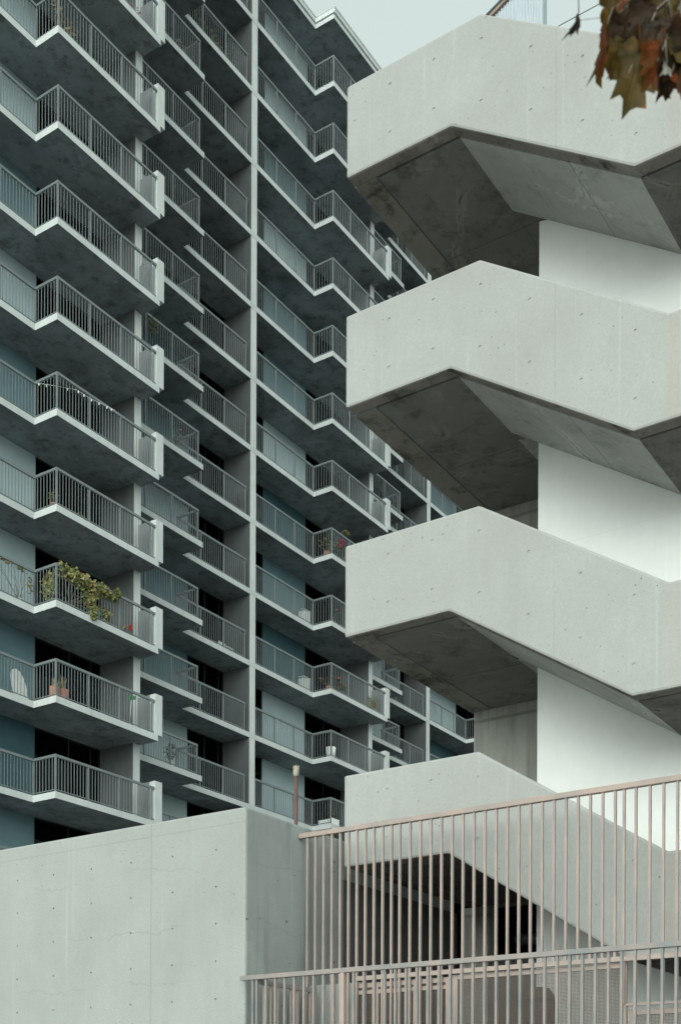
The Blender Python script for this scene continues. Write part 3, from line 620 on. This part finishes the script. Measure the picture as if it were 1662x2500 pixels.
plant('potted_geranium', 'small geranium with one dark red flower leaning through the left balcony railing', 'plant', (28.45, 27.35, z),
      [((28.5, 27.14, z + .14), (.13, .08, .08))], 'leaf_tan', 22, 0.06, pot=(.07, .1), potmat='brown', stems=4)
mb = MB()
for j in range(40): rnd_leaf(mb, Vector((28.68, 27.1, z + .18)) + Vector([random.uniform(-.05, .05), random.uniform(-.03, .03), random.uniform(-.09, .09)]), 0.05, 0, 1.1)
mb.build('flower', M['red'], bpy.data.objects['potted_geranium'])
o = thing('blue_pot', (27.47, 27.36, z), 'blue glazed pot standing under the large climber', 'pot')
mb = MB(); mb.tube([(27.47, 27.36, z), (27.47, 27.36, z + .22), (27.47, 27.36, z + .25)], [.09, .13, .135], 18); mb.build('body', M['bluepot'], o, smooth=True); mb = MB(); mb.tube([(27.47, 27.36, z + .23), (27.47, 27.36, z + .262)], .145, 18); mb.build('rim', M['bluepot'], o)
# balcony below: surfboard-like board, terracotta pots, broom
z = FL(12)
for nm, x, y, lab in (('potted_snake_plant', 25.82, 27.42, 'left of two terracotta pots of dry snake plant at the balcony corner'), ('potted_snake_plant', 26.14, 27.40, 'right and wider of two terracotta pots of dry snake plant at the balcony corner')):
    r = thing(nm, (x, y, z), lab, 'plant', 'terracotta pots at the balcony corner'); wd = .15 if x < 26 else .17
    mb = MB(); mb.tube([(x, y, z), (x, y, z + .29), (x, y, z + .33)], [wd * .85, wd, wd * 1.05], 18); mb.build('pot', M['terra'], r)
    lf_ = MB()
    for j in range(15):
        a = random.uniform(0, 6.28); rr = random.uniform(0, wd * .7); p = Vector((x + rr * cos(a), y + rr * sin(a), z + .32)); L = random.uniform(.22, .46); dx = Vector((random.uniform(-.10, .12), random.uniform(-.05, .05), L)); s_ = Vector((cos(a + 1), sin(a + 1), 0)) * .016
        lf_.quad([p - s_, p + s_, p + dx * .6 + s_ * 1.1, p + dx, p + dx * .6 - s_ * 1.1])
    lf_.build('foliage', M['leaf_tan'], r)
r = thing('white_board', (25.5, 28.5, z), 'white rounded board leaning against the railing, lower left', 'board')
mb = MB(); pts = []; n = 20
for i in range(n + 1):
    a = pi * i / n; pts.append((cos(a) * .27, .50 + sin(a) * .42 if i else .5))
outline = [(-.27, 0.0), (.30, 0.0), (.29, .5)] + [(.27 * cos(pi * i / 16), .5 + .40 * sin(pi * i / 16)) for i in range(1, 16)] + [(-.27, .5)]
f_ = [(25.28 + x + .12 * (1 - zz_ / .9), 28.36 + zz_ * .12, z + .02 + zz_) for x, zz_ in outline]; bk = [(a, b + .035, c) for a, b, c in f_]
mb.quad(f_); mb.quad(bk[::-1]); k_ = len(f_)
for i in range(k_): j = (i + 1) % k_; mb.quad([f_[j], f_[i], bk[i], bk[j]])
o = mb.build('board', M['cloth_white'], r); fixnormals(o)
mb = MB(); mb.box(25.38, 25.42, 28.42, 28.5, z, z + .05); mb.build('foot', M['dark'], r)
r = thing('broom', (29.0, 27.5, z), 'white-handled green broom standing upside down at the end of the lower left balcony', 'broom')
mb = MB(); mb.tube([(28.98, 27.42, z), (29.13, 27.48, z + .98)], .014, 8); mb.build('handle', M['cloth_white'], r)
mb = MB(); mb.bar((28.98, 27.44, z + .93), (29.34, 27.5, z + 1.02), .05, .06); mb.build('head', M['green'], r)
mb = MB(); mb.bar((28.98, 27.44, z + .985), (29.34, 27.5, z + 1.075), .06, .05); mb.build('bristles', M['green'], r)
# other balconies of the left bay
z = FL(5); plant('potted_corn_plant', 'tall drying plant with tan stalks at the top left balcony corner', 'plant', (25.9, 27.5, z), [((25.85, 27.45, z + .75), (.25, .22, .35)), ((26.3, 27.4, z + .5), (.4, .12, .3))], 'leaf_tan', 34, 0.075, pot=(.14, .2), stems=7, elong=2.6)
z = FL(4); plant('potted_flowers', 'pink flowering pot plant beside the upper left end pier', 'plant', (28.9, 27.5, z), [((28.6, 27.4, z + .55), (.35, .15, .4)), ((29.2, 27.45, z + .3), (.3, .15, .3))], 'leaf_grey', 34, 0.05, flowers=4, flmat='pinkfl', pot=(.13, .22), potmat='cloth_white', stems=5)
z = FL(10); plant('potted_shrub', 'small dark green shrub behind the corner post, two floors above the terracotta pots', 'plant', (25.9, 27.55, z), [((25.85, 27.5, z + .35), (.2, .2, .28))], 'leaf_olive', 60, 0.05, pot=(.12, .2), stems=4)
plant('low_creeper', 'low creeping plant along the foot of the railing above the large climber', 'plant', (26.8, 27.4, z), [((26.8, 27.35, z + .14), (.35, .08, .13))], 'leaf_olive', 50, 0.045, stems=4)
z = FL(9); r = thing('string_lights', (24.9, 28.1, z + 1.0), 'sagging string of small pale lights tied along the left balcony railing', 'string lights')
cpts = [Vector((25.65, 28.05, z + 1.02)), Vector((25.9, 27.6, z + .92)), Vector((26.4, 27.16, z + .9)), Vector((26.9, 27.15, z + .90)), Vector((27.6, 27.15, z + 1.0)), Vector((28.0, 27.14, z + 1.05))]
mb = MB(); mb.tube(cpts, .006, 5); mb.build('wire', M['cloth_white'], r)
for i in range(5):
    mb = MB()
    for q in (0.15, .6): 
        p = cpts[i].lerp(cpts[i + 1], q) - Vector((0, 0, .04)); mb.tube([p + Vector((0, 0, .04)), p + Vector((0, 0, .015)), p - Vector((0, 0, .03))], [.008, .03, .012], 8)
    mb.build('bulb', M['cloth_white'], r)
z = FL(7); plant('hanging_plant', 'leafy plant hanging over the railing just behind the end pier', 'plant', (31.5, 29.4, z), [((31.3, 29.1, z + 1.0), (.4, .14, .22)), ((31.75, 29.05, z + .75), (.28, .12, .35))], 'leaf_olive', 62, 0.06, pot=(.12, .2), stems=4)
z = FL(8); plant('bare_shrub', 'bare grey twiggy shrub at the end of the recessed balcony', 'plant', (33.4, 29.4, z), [((33.3, 29.3, z + .45), (.5, .2, .4))], 'leaf_grey', 90, 0.035, flowers=1, flmat='salmon', pot=(.14, .2), stems=16, elong=3)
z = FL(12); plant('dark_shrub', 'dark bushy plant near the end of the lowest recessed balcony', 'plant', (33.1, 29.4, z), [((33.1, 29.35, z + .6), (.42, .25, .42))], 'leaf_dark', 190, 0.05, pot=(.16, .25), potmat='cloth_white', stems=8)
z = FL(3); plant('trellis_plant', 'dry olive plant reaching up behind the upper recessed railing', 'plant', (32.8, 29.4, z), [((32.4, 29.3, z + .6), (.5, .15, .55)), ((33.4, 29.3, z + .35), (.4, .15, .35))], 'leaf_grey', 60, 0.05, flowers=1, flmat='pinkfl', pot=(.14, .2), stems=8, elong=2.4)
z = FL(2); plant('potted_grasses', 'row of yellow green plants behind the topmost recessed railing', 'plant', (36.2, 30.4, z), [((35.6, 30.3, z + .75), (.5, .15, .35)), ((36.5, 30.3, z + .55), (.5, .15, .45)), ((37.3, 30.25, z + .45), (.35, .12, .4))], 'leaf_olive', 62, 0.055, pot=(.15, .22), stems=9, elong=2.4)
for k, lab in ((9, 'white plastic chair on the recessed balcony beside the main pier'),):
    z = FL(k + 1); r = thing('plastic_chair', (37.6, 30.5, z), lab, 'chair')
    mb = MB(); mb.box(37.42, 37.84, 30.35, 30.75, z + .30, z + .33); mb.build('seat', M['cloth_white'], r)
    mb = MB(); mb.box(37.42, 37.84, 30.76, 30.79, z + .33, z + .62); mb.build('backrest', M['cloth_white'], r)
    for x in (37.44, 37.8):
        for y in (30.37, 30.76): mb = MB(); mb.box(x - .015, x + .015, y - .015, y + .015, z, z + .3); mb.build('leg', M['cloth_white'], r)
z = FL(8); r = thing('folded_chair', (37.8, 30.5, z), 'dark folded deck chair on the recessed balcony two floors above the white one', 'chair')
mb = MB(); mb.bar((37.6, 30.3, z), (37.9, 30.7, z + .55), .03, .03); mb.bar((37.9, 30.3, z), (37.6, 30.7, z + .55), .03, .03); mb.bar((38.02, 30.25, z), (38.1, 30.4, z + .9), .025, .025); mb.build('frame', M['dark'], r)
mb = MB(); mb.box(37.55, 37.95, 30.45, 30.47, z + .1, z + .42); mb.build('seat', M['dark'], r)
# belongings of the right bay
z = FL(8); plant('flowering_shrub', 'bright pink flowering shrub at the balcony corner beside the staircase', 'plant', (42.95, 29.5, z), [((42.8, 29.45, z + .55), (.22, .4, .38)), ((43.2, 29.15, z + .5), (.35, .16, .28)), ((43.75, 29.05, z + 1.25), (.36, .10, .16))], 'leaf_olive', 80, 0.06, pot=(.15, .25), stems=6)
for c0 in ((43.32, 29.02, z + .78), (43.42, 29.02, z + .72), (43.3, 29.05, z + .55)):
    mb = MB()
    for j in range(30): rnd_leaf(mb, Vector(c0) + Vector([random.uniform(-.09, .09), random.uniform(-.04, .04), random.uniform(-.07, .07)]), 0.055, 0, 1.1)
    mb.build('flower', M['pinkfl'], bpy.data.objects['flowering_shrub'])
z = FL(10); plant('balcony_geranium', 'salmon pink geraniums at the balcony corner under the staircase landing', 'plant', (43.0, 29.4, z), [((42.75, 29.5, z + .45), (.15, .3, .25)), ((43.15, 29.15, z + .5), (.3, .14, .28)), ((43.6, 29.12, z + .3), (.3, .12, .2))], 'leaf_dark', 55, 0.055, flowers=3, flmat='salmon', pot=(.14, .22), stems=5, flsize=.05)
plant('spiky_plant', 'spiky arching plant at the end of the same balcony by the pier', 'plant', (46.0, 29.35, z), [((45.9, 29.2, z + .32), (.5, .16, .35)), ((46.3, 29.2, z + .4), (.25, .14, .35))], 'leaf_green', 90, 0.05, pot=(.16, .2), stems=8, elong=3.6)
plant('small_shrub', 'small flowering shrub low in the corner one floor above the geraniums', 'plant', (43.05, 29.35, FL(9)), [((43.2, 29.15, FL(9) + .4), (.3, .1, .3))], 'leaf_dark', 60, 0.045, flowers=2, flmat='salmon', pot=(.12, .18), stems=4, flsize=.04)
z = FL(11); r = thing('white_bucket', (42.95, 29.3, z), 'large shiny white bucket with a handle at the lower balcony corner', 'bucket')
mb = MB(); mb.tube([(42.98, 29.28, z), (42.98, 29.28, z + .45)], [.17, .2], 20); mb.build('body', M['cloth_white'], r, smooth=True)
mb = MB(); mb.tube([(42.98 + .24 * cos(a), 29.28, z + .42 - .2 * sin(a)) for a in [pi * i / 10 for i in range(11)]], .012, 6); mb.build('handle', M['steel'], r)
z = FL(12); r = thing('white_planter', (43.0, 29.25, z), 'long white planter box with a spiky agave at the lowest balcony corner', 'planter')
mb = MB(); mb.box(42.78, 43.3, 29.06, 29.2, z, z + .22); mb.box(42.77, 43.31, 29.055, 29.205, z + .22, z + .25); mb.box(42.78, 42.92, 29.2, 29.75, z, z + .22); mb.build('box', M['cloth_white'], r)
lf_ = MB()
for j in range(26):
    a = random.uniform(0, 6.28); e = random.uniform(.25, 1.2); d = Vector((cos(a) * cos(e), sin(a) * cos(e) * .5, sin(e))) * random.uniform(.3, .5); s_ = Vector((-sin(a), cos(a), 0)) * .018; p = Vector((43.0, 29.14, z + .22)); lf_.quad([p - s_, p + s_, p + d * .5 + s_, p + d, p + d * .5 - s_])
lf_.build('foliage', M['leaf_dark'], r)
for k in (9, 10):
    z = FL(k); r = thing('white_box', (42.2, 30.6, z), 'white slatted box against the wall, ' + ('upper' if k == 9 else 'lower') + ' of two in the right bay', 'box', 'white boxes on the right bay balconies')
    mb = MB()
    for i in range(6): mb.box(42.18 + .075 * i, 42.245 + .075 * i, 30.1, 30.4, z, z + .5 + .01 * i)
    mb.build('body', M['cloth_white'], r); mb = MB(); mb.box(42.17, 42.64, 30.09, 30.41, z + .56, z + .58); mb.build('lid', M['cloth_white'], r)

# ------------------------------------------------------------------ maple leaves hanging in at the upper right
mt = thing('maple_tree', (6.2, -1.4, 0), 'autumn maple branch with brown and orange leaves hanging in at the upper right', 'tree')
mb = MB(); mb.tube([(6.2, -1.4, 0.0), (6.15, -1.35, 2.0), (6.2, -1.3, 4.4), (6.0, -1.1, 6.2)], [.16, .13, .11, .07], 14); mb.build('trunk', M['twig'], mt, smooth=True)
mb = MB(); mb.tube([(6.1, -1.15, 5.6), (5.2, -.3, 6.1), (4.4, .7, 5.75), (3.96, 1.27, 5.42), (3.93, 1.33, 5.25)], [.05, .03, .018, .009, .006], 8); mb.build('branch', M['twig'], mt, smooth=True)
tw = MB()
def twig(pts, r=.0035): tw.tube(pts, [r, r * .8] + [r * .5] * (len(pts) - 2), 6)
twig([(3.94, 1.31, 5.28), (3.88, 1.39, 5.19), (3.85, 1.46, 5.03), (3.84, 1.47, 4.99)]); twig([(3.94, 1.31, 5.28), (3.85, 1.43, 5.24), (3.81, 1.50, 5.17), (3.745, 1.6, 5.155)], .002)
twig([(3.95, 1.3, 5.32), (3.87, 1.41, 5.27), (3.80, 1.51, 5.19), (3.785, 1.54, 5.09)], .003); twig([(3.94, 1.31, 5.28), (3.91, 1.34, 5.15), (3.88, 1.39, 5.02)], .004); twig([(3.94, 1.30, 5.25), (3.92, 1.34, 5.05), (3.91, 1.35, 4.99)], .003)
tw.build('twig', M['twig'], mt)
LOBES = [(0, .30), (12, .34), (20, .62), (27, .58), (33, .78), (41, .70), (46, .60), (56, .68), (64, .66), (70, .90), (78, .78), (84, .80), (90, 1.05), (96, .80), (102, .76), (110, .90), (116, .66), (124, .68), (134, .60), (139, .70), (147, .78), (153, .58), (160, .62), (168, .34), (180, .30), (230, .22), (262, .10), (270, .02), (278, .10), (310, .22)]
def leaf(c, size, view_yaw, tilt, spin, mat, curl=.5, squash=1.0):
    """maple leaf hanging tip down from its stalk at c"""
    mb = MB(); c = Vector(c); rings = []
    rot = Matrix.Rotation(view_yaw, 3, 'Z') @ Matrix.Rotation(tilt, 3, 'X') @ Matrix.Rotation(spin, 3, 'Y')
    def P(a, r):
        x = r * cos(R(a)) * squash; y = r * sin(R(a)); zc = curl * (x * x * .9 - .35 * y * y) + .09 * sin(9 * x + 5 * y) * r + 0.05 * cos(R(a * 5)) * r
        return c + rot @ (Vector((x, -zc, -y)) * size)
    n = len(LOBES); jit = [random.uniform(.9, 1.12) for _ in range(n)]
    for fr in (0.0, .3, .65, 1.0): rings.append([P(a, r * fr * (jit[i] if fr == 1 else 1)) for i, (a, r) in enumerate(LOBES)])
    for i in range(n):
        j = (i + 1) % n
        mb.quad([rings[0][0], rings[1][i], rings[1][j]])
        for q in (1, 2): mb.quad([rings[q][i], rings[q + 1][i], rings[q + 1][j], rings[q][j]])
    mb.tube([P(270, 0), P(270, .03) + Vector((0, 0, .02)), P(270, .03) + Vector((random.uniform(-.02, .02), 0, .07))], .0018, 5)
    return mb.build('leaf', M[mat], mt, smooth=True)
random.seed(5)
Y0 = TH - pi / 2     # leaves roughly facing the street
leaf((3.79, 1.525, 5.11), .17, Y0 + 1.15, .1, .12, 'maple_o', .5, .8)
leaf((3.805, 1.505, 5.085), .085, Y0 + .5, .2, -.6, 'maple_g', .4)
leaf((3.856, 1.44, 5.065), .185, Y0 + .15, .15, .18, 'maple_g', .35, 1.0)
leaf((3.745, 1.602, 5.165), .075, Y0 + 1.1, .1, .3, 'maple_b', 1.2, .5)
leaf((3.797, 1.52, 5.175), .085, Y0 + .7, .1, .1, 'maple_g', .5)
leaf((3.806, 1.505, 5.27), .11, Y0 + .2, .3, -.3, 'maple_g', .5)
leaf((3.835, 1.465, 5.28), .12, Y0 - .3, .1, .3, 'maple_o', .5)
leaf((3.873, 1.405, 5.20), .135, Y0 + .3, .2, .35, 'maple_b', .4)
leaf((3.90, 1.37, 5.15), .15, Y0 - .4, .0, -.2, 'maple_b', .5)
leaf((3.895, 1.375, 5.05), .13, Y0 + .9, .1, -.3, 'maple_b', .5)
leaf((3.915, 1.345, 5.06), .13, Y0 - .2, .3, .2, 'maple_b', .5)
leaf((3.925, 1.33, 5.11), .16, Y0 + .2, -.2, -.4, 'maple_g', .4)
leaf((3.915, 1.345, 5.24), .15, Y0 + .1, .1, .5, 'maple_g', .5)
leaf((3.88, 1.395, 5.28), .12, Y0 + .8, .1, -.5, 'maple_o', .5)
leaf((3.905, 1.36, 5.19), .10, Y0 + 1.2, -.3, .2, 'maple_s', .8, .6)
leaf((3.93, 1.325, 5.22), .12, Y0 + 1.0, -.3, .5, 'maple_s', .8, .6)
leaf((3.90, 1.365, 5.01), .08, Y0 + .9, -.4, .7, 'maple_s', .7, .6)
leaf((3.94, 1.31, 5.30), .16, Y0, .2, .1, 'maple_b', .4)
leaf((3.935, 1.31, 5.00), .12, Y0 + .3, .2, -.5, 'maple_b', .4)
leaf((3.96, 1.28, 5.15), .16, Y0, .1, .2, 'maple_b', .4)
leaf((3.825, 1.48, 5.15), .10, Y0 + .6, .2, .4, 'maple_b', .5)
leaf((3.84, 1.455, 5.20), .11, Y0 + .1, .1, -.3, 'maple_b', .5)
leaf((3.815, 1.49, 5.02), .07, Y0 + .9, .1, .5, 'maple_g', .6)
leaf((3.89, 1.38, 5.06), .13, Y0 + .4, .2, .3, 'maple_o', .5)
leaf((3.945, 1.30, 5.12), .15, Y0 + .6, .1, .4, 'maple_b', .5)
leaf((3.87, 1.41, 5.13), .12, Y0 + .3, .3, -.5, 'maple_b', .5)
leaf((3.96, 1.28, 5.05), .15, Y0 + .5, .1, -.2, 'maple_g', .4)
